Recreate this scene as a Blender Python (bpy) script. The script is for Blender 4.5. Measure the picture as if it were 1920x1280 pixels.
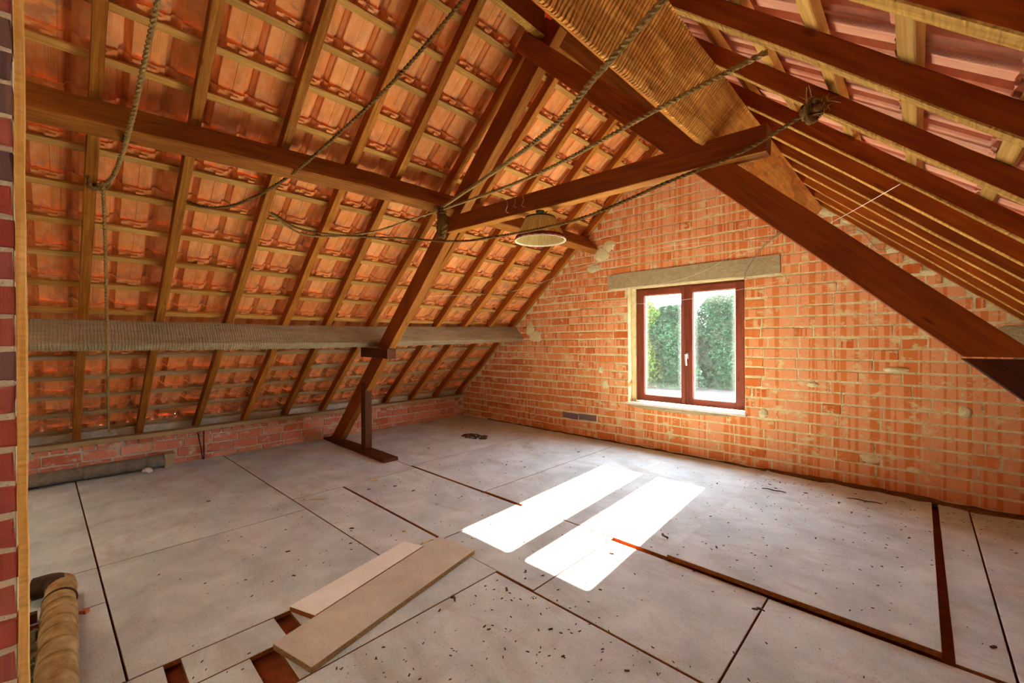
import bpy, bmesh, math, random
from mathutils import Vector, Matrix, noise
for o in list(bpy.data.objects): bpy.data.objects.remove(o)
rnd = random.Random(11)
S = bpy.context.scene
COL = S.collection
# ---------------------------------------------------------------- camera
# world: X along the brick gable, Y towards the gable (its face is y = 0), Z up, origin in the far corner on the floor
CAM = Vector((5.652, -4.683, 1.28))
yaw, pitch, roll, FPX = -0.76582, -0.00348, -0.0050952, 794.2
fw = Vector((math.sin(yaw)*math.cos(pitch), math.cos(yaw)*math.cos(pitch), math.sin(pitch)))
rt = Vector((math.cos(yaw), -math.sin(yaw), 0)); up = rt.cross(fw)
rt2 = rt*math.cos(roll) + up*math.sin(roll); up2 = up*math.cos(roll) - rt*math.sin(roll)
cd = bpy.data.cameras.new('camera'); cam = bpy.data.objects.new('camera', cd); COL.objects.link(cam)
cd.sensor_fit = 'HORIZONTAL'; cd.sensor_width = 36; cd.lens = FPX*36/1920; cd.clip_start = 0.02; cd.clip_end = 300
cam.matrix_world = Matrix(((rt2.x, up2.x, -fw.x, CAM.x), (rt2.y, up2.y, -fw.y, CAM.y), (rt2.z, up2.z, -fw.z, CAM.z), (0, 0, 0, 1)))
S.camera = cam
# ---------------------------------------------------------------- sky, sun, exposure
w = bpy.data.worlds.new('sky'); S.world = w; w.use_nodes = True
bg = w.node_tree.nodes['Background']; bg.inputs[0].default_value = (0.80, 0.90, 1.0, 1); bg.inputs[1].default_value = 4.2
sd = bpy.data.lights.new('sun', 'SUN'); sun = bpy.data.objects.new('sun', sd); COL.objects.link(sun)
sd.energy = 34.0; sd.angle = math.radians(0.6); sd.color = (1.0, 0.88, 0.68)
SUN_DIR = Vector((0.0908, -1.665, -1.0)).normalized()
sun.rotation_euler = SUN_DIR.to_track_quat('-Z', 'Y').to_euler(); sun.location = (3, 12, 9)
S.view_settings.view_transform = 'Standard'; S.view_settings.look = 'None'; S.view_settings.gamma = 1
S.view_settings.use_curve_mapping = False
S.view_settings.exposure = 2.75
S.cycles.max_bounces = 12; S.cycles.diffuse_bounces = 8; S.cycles.transparent_max_bounces = 16

# ---------------------------------------------------------------- materials
def lin(h):
    c = [int(h[i:i+2], 16)/255 for i in (0, 2, 4)]
    return tuple((x/12.92 if x <= .04045 else ((x+.055)/1.055)**2.4) for x in c) + (1,)
class N:
    def __init__(s, name, rough=.8, spec=.25):
        s.m = bpy.data.materials.new(name); s.m.use_nodes = True; s.t = s.m.node_tree
        s.p = s.t.nodes['Principled BSDF']; s.p.inputs['Roughness'].default_value = rough
        s.p.inputs['Specular IOR Level'].default_value = spec
        s.co = s.add('ShaderNodeTexCoord')
    def add(s, k, **kw):
        n = s.t.nodes.new(k)
        for a, b in kw.items(): setattr(n, a, b)
        return n
    def link(s, a, b): s.t.links.new(a, b)
    def put(s, sock, v):
        if hasattr(v, 'links') or hasattr(v, 'is_output'): s.link(v, sock)
        else: sock.default_value = v
    def mapped(s, scale=(1, 1, 1), src='Object', loc=(0, 0, 0), perobj=0):
        m = s.add('ShaderNodeMapping'); m.inputs['Scale'].default_value = scale
        v = s.co.outputs[src]
        if perobj:
            r = s.add('ShaderNodeObjectInfo').outputs['Random']
            a = s.add('ShaderNodeVectorMath', operation='MULTIPLY_ADD'); c = s.add('ShaderNodeCombineXYZ')
            for i in range(3): s.link(r, c.inputs[i])
            s.link(c.outputs[0], a.inputs[0]); a.inputs[1].default_value = (perobj, perobj*.7, perobj*.3); s.link(v, a.inputs[2]); v = a.outputs[0]
        s.link(v, m.inputs['Vector']); m.inputs['Location'].default_value = loc
        return m.outputs[0]
    def noise(s, vec, scale=5, detail=3, rough=.55, dist=0):
        n = s.add('ShaderNodeTexNoise'); s.link(vec, n.inputs['Vector'])
        n.inputs['Scale'].default_value = scale; n.inputs['Detail'].default_value = detail
        n.inputs['Roughness'].default_value = rough; n.inputs['Distortion'].default_value = dist
        return n.outputs['Fac']
    def ramp(s, fac, stops, interp='LINEAR'):
        r = s.add('ShaderNodeValToRGB'); r.color_ramp.interpolation = interp
        e = r.color_ramp.elements
        while len(e) < len(stops): e.new(.5)
        for i, (p, c) in enumerate(stops):
            e[i].position = p; e[i].color = c if not isinstance(c, (int, float)) else (c, c, c, 1)
        s.put(r.inputs[0], fac); return r.outputs[0]
    def mix(s, a, b, f, mode='MIX'):
        m = s.add('ShaderNodeMix', data_type='RGBA', blend_type=mode)
        s.put(m.inputs[0], f); s.put(m.inputs[6], a); s.put(m.inputs[7], b)
        return m.outputs[2]
    def math(s, op, a, b=0.0, c=0.0):
        m = s.add('ShaderNodeMath', operation=op); s.put(m.inputs[0], a); s.put(m.inputs[1], b)
        if op in ('MULTIPLY_ADD', 'SMOOTHSTEP', 'COMPARE'): s.put(m.inputs[2], c)
        return m.outputs[0]
    def rand(s): return s.add('ShaderNodeObjectInfo').outputs['Random']
    def xyz(s, src='Object'):
        x = s.add('ShaderNodeSeparateXYZ'); s.link(s.co.outputs[src], x.inputs[0]); return x.outputs
    def base(s, c): s.put(s.p.inputs['Base Color'], c)
    def bump(s, h, strength=.4, dist=.01):
        b = s.add('ShaderNodeBump'); b.inputs['Strength'].default_value = strength; b.inputs['Distance'].default_value = dist
        s.link(h, b.inputs['Height']); s.link(b.outputs[0], s.p.inputs['Normal'])

def wood(name, c0, c1, c2, rough=.75, grain=1.0, saw=.0, dust=0.0, bump=.35, fig=.22):
    """local X runs along the grain"""
    n = N(name, rough, .2)
    v = n.mapped((1.2, 22*grain, 22*grain), perobj=37)
    g = n.noise(v, 3.0, 5, .62, .6)
    v2 = n.mapped((.9, 4, 4), perobj=19)
    b = n.noise(v2, 1.6, 3, .5, 1.2)
    col = n.mix(n.ramp(g, [(.30, c0), (.52, c1), (.75, c2)]), n.ramp(b, [(.3, c0), (.7, c2)]), .38)
    wf = n.add('ShaderNodeTexWave', wave_type='BANDS', bands_direction='Y'); n.link(n.mapped((.7, 5, 5), perobj=29), wf.inputs['Vector'])
    wf.inputs['Scale'].default_value = 2.6; wf.inputs['Distortion'].default_value = 9; wf.inputs['Detail'].default_value = 2; wf.inputs['Detail Scale'].default_value = .8
    col = n.mix(col, tuple(x*.55 for x in c0[:3]) + (1,), n.math('MULTIPLY', n.ramp(wf.outputs['Fac'], [(.0, 1.0), (.35, 0.0)]), fig))
    k = n.ramp(n.rand(), [(0, .80), (1, 1.14)])
    col = n.mix(col, k, 1.0, 'MULTIPLY')
    # knots
    vo = n.add('ShaderNodeTexVoronoi'); n.link(n.mapped((2.2, 9, 9), perobj=11), vo.inputs['Vector']); vo.inputs['Scale'].default_value = 1.3
    kn = n.ramp(vo.outputs['Distance'], [(.02, 1.0), (.10, 0.0)])
    col = n.mix(col, tuple(x*.35 for x in c0[:3]) + (1,), n.math('MULTIPLY', kn, .75))
    if dust:
        d = n.noise(n.mapped((3, 9, 9)), 2.2, 5, .7)
        col = n.mix(col, lin('a59a85'), n.math('MULTIPLY', n.ramp(d, [(.38, 0.0), (.65, 1.0)]), dust))
    n.base(col)
    h = g
    if saw:
        wv = n.add('ShaderNodeTexWave', wave_type='BANDS', bands_direction='X'); n.link(n.mapped((1, .25, .25)), wv.inputs['Vector'])
        wv.inputs['Scale'].default_value = 17; wv.inputs['Distortion'].default_value = 5; wv.inputs['Detail'].default_value = 4; wv.inputs['Detail Scale'].default_value = 2.5
        h = n.math('MULTIPLY_ADD', wv.outputs['Fac'], saw, g)
        sawm = n.math('MULTIPLY', n.ramp(wv.outputs['Fac'], [(.0, 1.0), (.45, 0.0)]), n.ramp(n.noise(n.mapped((6, 14, 14)), 2.0, 3, .6), [(.42, 0.0), (.6, 1.0)]))
        n.base(n.mix(col, tuple(x*.5 for x in c0[:3]) + (1,), n.math('MULTIPLY', sawm, min(.42, .19*saw))))
    n.bump(h, bump, .006)
    return n.m

def brickmat(name, ca, cb, cc, stripe, smear, mort):
    n = N(name, .9, .15)
    x = n.xyz()
    r = n.rand()
    col = n.ramp(r, [(0, ca), (.5, cb), (1, cc)])
    # extruded face: vertical bands of darker and lighter clay
    vb = n.add('ShaderNodeCombineXYZ'); n.link(n.math('MULTIPLY_ADD', r, 31.0, n.math('MULTIPLY', x[0], 17.0)), vb.inputs[0])
    n.link(n.math('MULTIPLY', x[2], .25), vb.inputs[2]); n.link(n.math('MULTIPLY', r, 9), vb.inputs[1])
    band = n.noise(vb.outputs[0], 1.7, 1, .4)
    bandc = n.ramp(band, [(.47, 0.0), (.50, 1.0)])
    r2 = n.math('FRACT', n.math('MULTIPLY', r, 7.31))
    amt = n.math('MULTIPLY', n.ramp(r2, [(.25, .15), (.55, 1.0)]), stripe)
    col = n.mix(col, n.mix(col, lin('f0b080'), .75), n.math('MULTIPLY', bandc, amt))
    f = n.noise(n.mapped((1, 1, 1), perobj=23), 38, 4, .65)
    col = n.mix(col, n.mix(col, lin('6e2f1a'), .6), n.ramp(f, [(.58, 0.0), (.76, .8)]))
    sm = n.noise(n.mapped((1, 1, 1.4), src='Object', perobj=51), 9, 5, .7)
    col = n.mix(col, mort, n.ramp(sm, [(smear, 0.0), (smear + .10, .85)]))
    n.base(col); n.bump(n.math('ADD', f, n.math('MULTIPLY', band, .6)), .5, .006)
    return n.m

def mortarmat(name, c0, c1):
    n = N(name, .95, .1)
    a = n.noise(n.mapped((1, 1, 1)), 14, 6, .7); b = n.noise(n.mapped((1, 1, 1)), 70, 3, .6)
    n.base(n.mix(n.ramp(a, [(.3, c0), (.7, c1)]), lin('5c5036'), n.ramp(b, [(.62, 0.0), (.75, .6)])))
    n.bump(n.math('ADD', a, n.math('MULTIPLY', b, .5)), .9, .02)
    return n.m

def tilemat(name, ca, cb, cc, soot):
    n = N(name, .85, .2)
    x = n.xyz(); r = n.rand()
    col = n.ramp(r, [(0, ca), (.5, cb), (1, cc)])
    f = n.noise(n.mapped((1, .5, 1), perobj=9), 26, 4, .6)
    col = n.mix(col, n.mix(col, lin('f4c49c'), .55), n.ramp(f, [(.45, 0.0), (.7, .55)]))
    # grey kiln shading towards the tail of the tile, in ragged patches
    g = n.noise(n.mapped((1, .6, 1), perobj=17), 14, 3, .6)
    m = n.math('MULTIPLY', n.ramp(g, [(.48, 0.0), (.58, 1.0)]), n.ramp(n.math('MULTIPLY_ADD', x[1], -4.0, 0.0), [(.55, 0.0), (.95, 1.0)]))
    col = n.mix(col, lin('6d625c'), n.math('MULTIPLY', m, soot))
    n.base(col)
    # rows of stamped lettering, too small to read, as relief on the pan
    rows = n.add('ShaderNodeTexBrick'); rows.inputs['Scale'].default_value = 1.0
    rows.inputs['Brick Width'].default_value = .012; rows.inputs['Row Height'].default_value = .009; rows.inputs['Mortar Size'].default_value = .0025
    rows.inputs['Color1'].default_value = (1, 1, 1, 1); rows.inputs['Color2'].default_value = (.2, .2, .2, 1); rows.inputs['Mortar'].default_value = (0, 0, 0, 1)
    sw = n.add('ShaderNodeCombineXYZ'); n.link(x[1], sw.inputs[0]); n.link(x[0], sw.inputs[1]); n.link(sw.outputs[0], rows.inputs['Vector'])
    inx = n.math('COMPARE', x[0], .086, .017); iny = n.math('COMPARE', x[1], -.115, .065)
    st = n.math('MULTIPLY', n.math('MULTIPLY', inx, iny), rows.outputs['Fac'])
    stc = n.math('MULTIPLY', n.math('MULTIPLY', inx, iny), n.math('SUBTRACT', 1.0, rows.outputs['Fac']))
    col2 = n.mix(col, n.mix(col, lin('6a2a10'), .6), n.math('MULTIPLY', stc, .55))
    n.base(col2)
    n.bump(n.math('ADD', n.math('MULTIPLY', f, .5), stc), .5, .004)
    return n.m

def boardmat(name, ca, cb, speck=.5, stain=.5):
    n = N(name, .85, .15)
    co = n.mapped((1, 1, 1), src='Object')
    a = n.noise(co, 3.0, 5, .62, .4)
    col = n.ramp(a, [(.32, ca), (.68, cb)])
    f = n.noise(co, 120, 3, .7); f2 = n.noise(co, 48, 4, .65)
    col = n.mix(col, lin('5f574a'), n.math('MULTIPLY', n.ramp(f, [(.60, 0.0), (.70, 1.0)]), speck))
    col = n.mix(col, lin('f4ecdc'), n.math('MULTIPLY', n.ramp(f, [(.28, 1.0), (.36, 0.0)]), speck*.5))
    col = n.mix(col, lin('80684c'), n.math('MULTIPLY', n.ramp(f2, [(.56, 0.0), (.74, 1.0)]), stain*.6))
    s2 = n.noise(n.mapped((.55, 1.2, 1), perobj=7), 2.4, 7, .72, 1.2)
    col = n.mix(col, lin('8f6e4a'), n.math('MULTIPLY', n.ramp(s2, [(.50, 0.0), (.72, 1.0)]), stain))
    n.base(col); n.bump(n.math('ADD', f, f2), .25, .004)
    return n.m

def plain(name, col, rough=.7, spec=.3, metal=0, var=.25, scale=20, bump=.2):
    n = N(name, rough, spec)
    f = n.noise(n.mapped((1, 1, 1)), scale, 4, .6)
    d = tuple(x*(1-var) for x in col[:3]) + (1,); l = tuple(min(1, x*(1+var)) for x in col[:3]) + (1,)
    n.base(n.ramp(f, [(.3, d), (.7, l)])); n.p.inputs['Metallic'].default_value = metal
    n.bump(f, bump, .004); return n.m

M = {}
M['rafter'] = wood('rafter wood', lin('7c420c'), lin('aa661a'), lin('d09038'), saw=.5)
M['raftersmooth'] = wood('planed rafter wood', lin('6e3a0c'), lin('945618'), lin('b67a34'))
M['stained'] = wood('stained shaded rafter side', lin('742f06'), lin('94460a'), lin('b05c14'))  # stain colour, with the shade on the rafter sides painted in
M['rafterpale'] = wood('raw sawn lit rafter underside', lin('96621c'), lin('c4903a'), lin('dfb462'), saw=1.2, bump=.7)  # raw sawn wood, with light bounced off the floor painted in
M['dark'] = wood('dark stained timber', lin('682a05'), lin('8a4008'), lin('a65412'), rough=.6)
M['darker'] = wood('dark brown timber', lin('3a1c0c'), lin('57290f'), lin('6b3716'), rough=.65)
M['roughbeam'] = wood('rough sawn orange beam', lin('b85e14'), lin('ec9838'), lin('ffc468'), grain=.8, saw=2.2, bump=1.0, fig=.4)
M['grey'] = wood('weathered grey brown beam', lin('7e6a48'), lin('9c8660'), lin('b8a27c'), saw=1.0, dust=.55, bump=.6)
M['batten'] = wood('pale batten wood', lin('a3701f'), lin('c8923a'), lin('dcb066'), dust=.1)
M['battendusty'] = wood('dusty batten wood', lin('9c7a45'), lin('b3935c'), lin('c6ac7c'), dust=.6)
M['raw'] = wood('raw sawn wood edge', lin('b88336'), lin('d5a65a'), lin('e4bf80'), saw=.8)
M['brick'] = brickmat('orange hollow brick', lin('ca652a'), lin('d8783a'), lin('e08a4a'), .85, .555, lin('e4d09a'))
M['brickpink'] = brickmat('pink red brick', lin('c06a50'), lin('d28266'), lin('dc9c80'), .15, .54, lin('d5c8ac'))
M['brickred'] = brickmat('smooth red brick', lin('96423a'), lin('a85048'), lin('a05a58'), .1, .66, lin('cbbfae'))
M['brickburnt'] = brickmat('burnt purple brick', lin('5d4a50'), lin('6d585c'), lin('7b5f5e'), .1, .66, lin('cbbfae'))
M['mortar'] = mortarmat('sandy mortar', lin('dac68a'), lin('f4e8bc'))
M['mortarpale'] = mortarmat('pale lime mortar', lin('c4bca8'), lin('e2dac8'))
M['concrete'] = mortarmat('cast concrete', lin('a8966e'), lin('c0ae88'))
M['tile'] = tilemat('terracotta roof tile', lin('d98444'), lin('e2924e'), lin('e89e5e'), .45)
M['tilepink'] = tilemat('pinkish terracotta roof tile', lin('c98064'), lin('d08c70'), lin('d8987c'), .3)
M['board'] = boardmat('dusty chipboard', lin('b0bbbf'), lin('d2dde1'), .8, .38)
M['boardbare'] = boardmat('bare chipboard', lin('b8b2a2'), lin('d2ccbe'), .7, .2)
M['boardpale'] = boardmat('pale chipboard', lin('e4e6e0'), lin('f2f5f2'), .35, .06)
M['subfloor'] = plain('dark sub floor', lin('8a4420'), .9)
M['chipedge'] = plain('chipboard cut edge', lin('8a4f26'), .9, .1, 0, .35, 90)
M['chipedgegrey'] = plain('weathered chipboard cut edge', lin('8f7650'), .9, .1, 0, .35, 90)
M['frame'] = wood('red brown window frame', lin('6e2e1c'), lin('86402a'), lin('95503a'), rough=.45, bump=.1)
M['white'] = plain('white painted strip', lin('efece4'), .5, var=.05)
M['steel'] = plain('brushed window handle', lin('d8d8d6'), .35, .5, .6, .05)
M['rust'] = plain('rusty iron', lin('5a3424'), .8, .3, .3)
M['sill'] = plain('pale stone sill', lin('d9d0c2'), .6, var=.12)
M['fibre'] = plain('grey fibre cement', lin('7d7566'), .9, .15, 0, .3, 14, .5)
M['paper'] = plain('crumpled white paper', lin('e8e6e2'), .8, var=.1)
M['bark'] = plain('dark bark', lin('4a3322'), .9, var=.4)
M['chip'] = plain('fresh wood chip', lin('d9bd86'), .8, var=.2)
M['string'] = plain('white string', lin('e6dcc6'), .8, var=.1)
M['web'] = plain('dusty cobweb', lin('c9a888'), .9, var=.1)
M['holder'] = plain('dark green lamp holder', lin('3a4a34'), .6)
M['cable'] = plain('dusty cable', lin('a39272'), .8)
def ropemat(name, c0, c1):
    n = N(name, .95, .1)
    f = n.noise(n.mapped((1, 1, 1)), 160, 3, .7)
    n.base(n.ramp(f, [(.3, c0), (.7, c1)])); n.bump(f, .6, .003); return n.m
M['rope'] = ropemat('hemp rope', lin('7a5a2c'), lin('bf9e66'))
M['ropedark'] = ropemat('old dark rope', lin('583c1c'), lin('8f6c3c'))
def strawmat():
    n = N('woven straw', .85, .15)
    x = n.xyz(); a = n.math('ARCTAN2', x[1], x[0])
    vb = n.add('ShaderNodeCombineXYZ'); n.link(n.math('MULTIPLY', a, 14.0), vb.inputs[0]); n.link(n.math('MULTIPLY', x[2], 3.0), vb.inputs[2])
    f = n.noise(vb.outputs[0], 2.2, 3, .6)
    n.base(n.ramp(f, [(.32, lin('9c7f3c')), (.5, lin('cdb274')), (.7, lin('e4d09c'))])); n.bump(f, .6, .004)
    tr = n.add('ShaderNodeBsdfTranslucent'); tr.inputs[0].default_value = lin('d8bf80')
    mx = n.add('ShaderNodeMixShader'); mx.inputs[0].default_value = .3
    n.link(n.p.outputs[0], mx.inputs[1]); n.link(tr.outputs[0], mx.inputs[2]); n.link(mx.outputs[0], n.t.nodes['Material Output'].inputs[0])
    return n.m
M['straw'] = strawmat()
M['crimson'] = plain('dark red braid', lin('7c1d22'), .8, var=.35, scale=120)
M['redpaint'] = wood('red painted rafter wood', lin('8a1c16'), lin('a5301e'), lin('b0502a'))
def laggingmat():
    n = N('pipe lagging', .9, .1)
    f = n.noise(n.mapped((1, 1, 1)), 16, 5, .65)
    n.base(n.ramp(f, [(.3, lin('8a6a3c')), (.5, lin('a98c5c')), (.72, lin('c0aa80'))])); n.bump(f, .5, .008); return n.m
M['lagging'] = laggingmat()
def glassmat():
    n = N('dusty window glass'); t = n.t
    tr = n.add('ShaderNodeBsdfTransparent'); gl = n.add('ShaderNodeBsdfGlossy'); gl.inputs['Roughness'].default_value = .03
    df = n.add('ShaderNodeBsdfTranslucent'); df.inputs[0].default_value = (.95, .97, 1, 1)
    x = n.xyz('Generated')
    ex = n.math('ABSOLUTE', n.math('SUBTRACT', x[0], .5)); ez = n.math('ABSOLUTE', n.math('SUBTRACT', x[2], .5))
    edge = n.ramp(n.math('MAXIMUM', ex, ez), [(.38, 0.0), (.5, 1.0)])
    f = n.noise(n.mapped((1, 1, 1)), 18, 5, .7)
    dirt = n.math('ADD', n.math('MULTIPLY', edge, .006), n.math('MULTIPLY', n.ramp(f, [(.45, 0.0), (.8, 1.0)]), .002))
    m1 = n.add('ShaderNodeMixShader'); n.link(n.math('ADD', dirt, .0009), m1.inputs[0]); n.link(tr.outputs[0], m1.inputs[1]); n.link(df.outputs[0], m1.inputs[2])
    m2 = n.add('ShaderNodeMixShader'); m2.inputs[0].default_value = .03; n.link(m1.outputs[0], m2.inputs[1]); n.link(gl.outputs[0], m2.inputs[2])
    t.links.new(m2.outputs[0], t.nodes['Material Output'].inputs[0]); return n.m
M['glass'] = glassmat()
def leafmat(name, c0, c1):
    n = N(name, .7, .2)
    f = n.noise(n.mapped((1, 1, 1)), 1.3, 4, .7)
    c = n.ramp(f, [(.3, c0), (.7, c1)]); n.base(c)
    tr = n.add('ShaderNodeBsdfTranslucent'); n.link(c, tr.inputs[0])
    mx = n.add('ShaderNodeMixShader'); mx.inputs[0].default_value = .15
    n.link(n.p.outputs[0], mx.inputs[1]); n.link(tr.outputs[0], mx.inputs[2]); n.link(mx.outputs[0], n.t.nodes['Material Output'].inputs[0])
    return n.m
M['leafdark'] = leafmat('dark conifer leaf', lin('081e0e'), lin('174224'))
M['leaflight'] = leafmat('sunlit yellow green leaf', lin('1a3010'), lin('566c22'))
M['dirt'] = plain('brown dirt', lin('6e4a2c'), .95, .1, 0, .5, 60, .8)
M['yard'] = plain('grey yard paving', lin('1c2024'), .9, var=.15, scale=.6)
M['rubble'] = plain('loose rubble', lin('7f7658'), .95, var=.45, scale=30, bump=.8)

# ---------------------------------------------------------------- mesh helpers
class MB:
    def __init__(s): s.v = []; s.f = []
    def box(s, lo, hi, mat=None, ch=0):
        """axis box, optional chamfer on the edges seen along its longest side"""
        (x0, y0, z0), (x1, y1, z1) = lo, hi
        b = len(s.v); P = [(x0, y0, z0), (x1, y0, z0), (x1, y1, z0), (x0, y1, z0), (x0, y0, z1), (x1, y0, z1), (x1, y1, z1), (x0, y1, z1)]
        if mat: P = [tuple(mat @ Vector(p)) for p in P]
        s.v += P
        s.f += [tuple(b+i for i in q) for q in ((0, 3, 2, 1), (4, 5, 6, 7), (0, 1, 5, 4), (1, 2, 6, 5), (2, 3, 7, 6), (3, 0, 4, 7))]
        return s
    def loft(s, rings, cap=True, closed=False):
        """rings: equal-length lists of points"""
        n = len(rings[0]); b = len(s.v)
        for r in rings: s.v += [tuple(p) for p in r]
        m = len(rings)
        for i in range(m if closed else m-1):
            j = (i+1) % m
            for k in range(n):
                l = (k+1) % n
                s.f.append((b+i*n+k, b+i*n+l, b+j*n+l, b+j*n+k))
        if cap and not closed:
            s.f.append(tuple(b+k for k in reversed(range(n)))); s.f.append(tuple(b+(m-1)*n+k for k in range(n)))
        return s
    def tube(s, pts, r, n=8, lobes=0, twist=0.0, cap=True):
        pts = [Vector(p) for p in pts]; rings = []
        t0 = (pts[1]-pts[0]).normalized(); ref = Vector((0, 0, 1)) if abs(t0.z) < .9 else Vector((1, 0, 0))
        u = t0.cross(ref).normalized(); ang = 0
        for i, p in enumerate(pts):
            t = (pts[min(i+1, len(pts)-1)]-pts[max(i-1, 0)]).normalized()
            u = (u-t*u.dot(t)).normalized(); v = t.cross(u)
            if i: ang += twist*(p-pts[i-1]).length
            rr = r(i/(len(pts)-1)) if callable(r) else r
            ring = []
            for k in range(n):
                a = 2*math.pi*k/n
                q = rr*(1+(.26*math.cos(lobes*a) if lobes else 0))
                ring.append(p+(u*math.cos(a+ang)+v*math.sin(a+ang))*q)
            rings.append(ring)
        return s.loft(rings, cap)
    def mesh(s, name, smooth=False):
        me = bpy.data.meshes.new(name); me.from_pydata(s.v, [], s.f)
        bm = bmesh.new(); bm.from_mesh(me); bmesh.ops.recalc_face_normals(bm, faces=bm.faces); bm.to_mesh(me); bm.free()
        if smooth: me.polygons.foreach_set('use_smooth', [True]*len(me.polygons))
        me.update(); return me
def edge_faces(o, mat):
    o.data.materials.append(mat)
    for f in o.data.polygons:
        if abs(f.normal.z) < .3: f.material_index = 1
    return o
def world_of(o): return world_of(o.parent) @ o.matrix_parent_inverse @ o.matrix_basis if o.parent else o.matrix_basis.copy()
def link(name, me, mat, parent=None, mw=None):
    o = bpy.data.objects.new(name, me); COL.objects.link(o)
    if mat is not None and not me.materials: me.materials.append(mat)
    if parent is not None:
        o.parent = parent; o.matrix_parent_inverse = world_of(parent).inverted()
    if mw is not None: o.matrix_basis = mw
    return o
def obj(name, mb, mat, parent=None, mw=None, smooth=False): return link(name, mb.mesh(name, smooth), mat, parent, mw)
def tag(o, label, cat, group=None):
    o['label'] = label; o['category'] = cat
    if group: o['group'] = group
    return o
def thing(name, label, cat, loc=(0, 0, 0), group=None):
    o = bpy.data.objects.new(name, None); COL.objects.link(o); o.location = loc; o.empty_display_size = .1
    return tag(o, label, cat, group)
def struct(o): o['kind'] = 'structure'; return o
def frame(p0, p1, upv):
    p0, p1 = Vector(p0), Vector(p1); x = (p1-p0).normalized(); z = Vector(upv); z = (z-x*z.dot(x)).normalized(); y = z.cross(x)
    return Matrix(((x.x, y.x, z.x, p0.x), (x.y, y.y, z.y, p0.y), (x.z, y.z, z.z, p0.z), (0, 0, 0, 1))), (p1-p0).length
def beam_mb(L, wd, ht, seg=10, jit=.002, ch=.004, sag=0.0, seed=0, cut0=0.0, cut1=0.0):
    """timber along local X, section wd (Y) x ht (Z) centred; edges chamfered and slightly wandering"""
    r = random.Random(seed); rings = []
    a, b = wd/2, ht/2
    sec = [(-a+ch, -b), (a-ch, -b), (a, -b+ch), (a, b-ch), (a-ch, b), (-a+ch, b), (-a, b-ch), (-a, -b+ch)]
    for i in range(seg+1):
        t = i/seg; x = L*t; dy, dz = r.uniform(-jit, jit), r.uniform(-jit, jit) - sag*4*t*(1-t)
        ring = []
        for (y, z) in sec:
            xx = x + (cut0*z if i == 0 else cut1*z if i == seg else 0)
            ring.append((xx, y+dy+r.uniform(-jit, jit)*.5, z+dz+r.uniform(-jit, jit)*.5))
        rings.append(ring)
    return MB().loft(rings)
def beam(name, p0, p1, upv, wd, ht, mat, parent=None, under=None, **kw):
    mw, L = frame(p0, p1, upv)
    kw.setdefault('seed', rnd.randint(0, 9999))
    o = obj(name, beam_mb(L, wd, ht, **kw), mat, parent, mw)
    if under:  # lighter wood on underside faces, painting in bounce from the floor
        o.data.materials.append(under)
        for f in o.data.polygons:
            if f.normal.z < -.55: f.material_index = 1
    return o
def spline(pts, n=10):
    P = [Vector(p) for p in pts]; P = [P[0]*2-P[1]] + P + [P[-1]*2-P[-2]]; out = []
    for i in range(1, len(P)-2):
        for k in range(n):
            t = k/n; a, b, c, d = P[i-1:i+3]
            out.append(.5*((2*b)+(c-a)*t+(2*a-5*b+4*c-d)*t*t+(3*b-a-3*c+d)*t**3))
    return out+[P[-2]]

# ================================================================ geometry of the roof
SL, AL = 0.868, 0.41            # slope over the knee wall: underside of rafters z = AL + SL*x
NL = Vector((-SL, 0, 1)).normalized()
SR = 0.92                       # other slope: z = ZR0 - SR*(x - XR0)
XR0, ZR0 = 5.61, 1.91
NR = Vector((SR, 0, 1)).normalized()
RX = (ZR0 + SR*XR0 - AL)/(SL+SR)     # ridge
RZ = AL + SL*RX
YN = -5.7                       # the attic goes on to here behind the camera
RD_L, RD_R = .085, .065         # depth of rafters
def PL(x, y, off=0.0): return Vector((x, y, AL+SL*x)) + NL*off
def PR(x, y, off=0.0): return Vector((x, y, ZR0-SR*(x-XR0))) + NR*off

# ================================================================ floor
fl = struct(obj('floor', MB().box((-.2, YN, -.30), (7.7, .0, -.045)), M['subfloor']))
G = .004
def floor_board(x0, x1, y0, y1, mat='board', z=0.0, th=.022):
    cx = (x0+x1)/2; cy = ((y0(cx) if callable(y0) else y0)+(y1(cx) if callable(y1) else y1))/2
    m = MB(); g = G; c = .002
    Y = lambda f, x: f(x) if callable(f) else f
    lo = [(x0+g, Y(y0, x0)+g), (x1-g, Y(y0, x1)+g), (x1-g, Y(y1, x1)-g), (x0+g, Y(y1, x0)-g)]
    ring = lambda zz, d: [(x-cx+(d if x < cx else -d), y-cy+(d if i < 2 else -d), zz) for i, (x, y) in enumerate(lo)]
    m.loft([ring(-th, 0), ring(-c, 0), ring(0, c)])
    return edge_faces(obj('floor_board', m, M[mat], fl, Matrix.Translation((cx, cy, z))), M['chipedge'])
JA = lambda x: -4.6+.035*(x-1.9)
JB = lambda x: -3.46+.028*(x-1.75)
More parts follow.
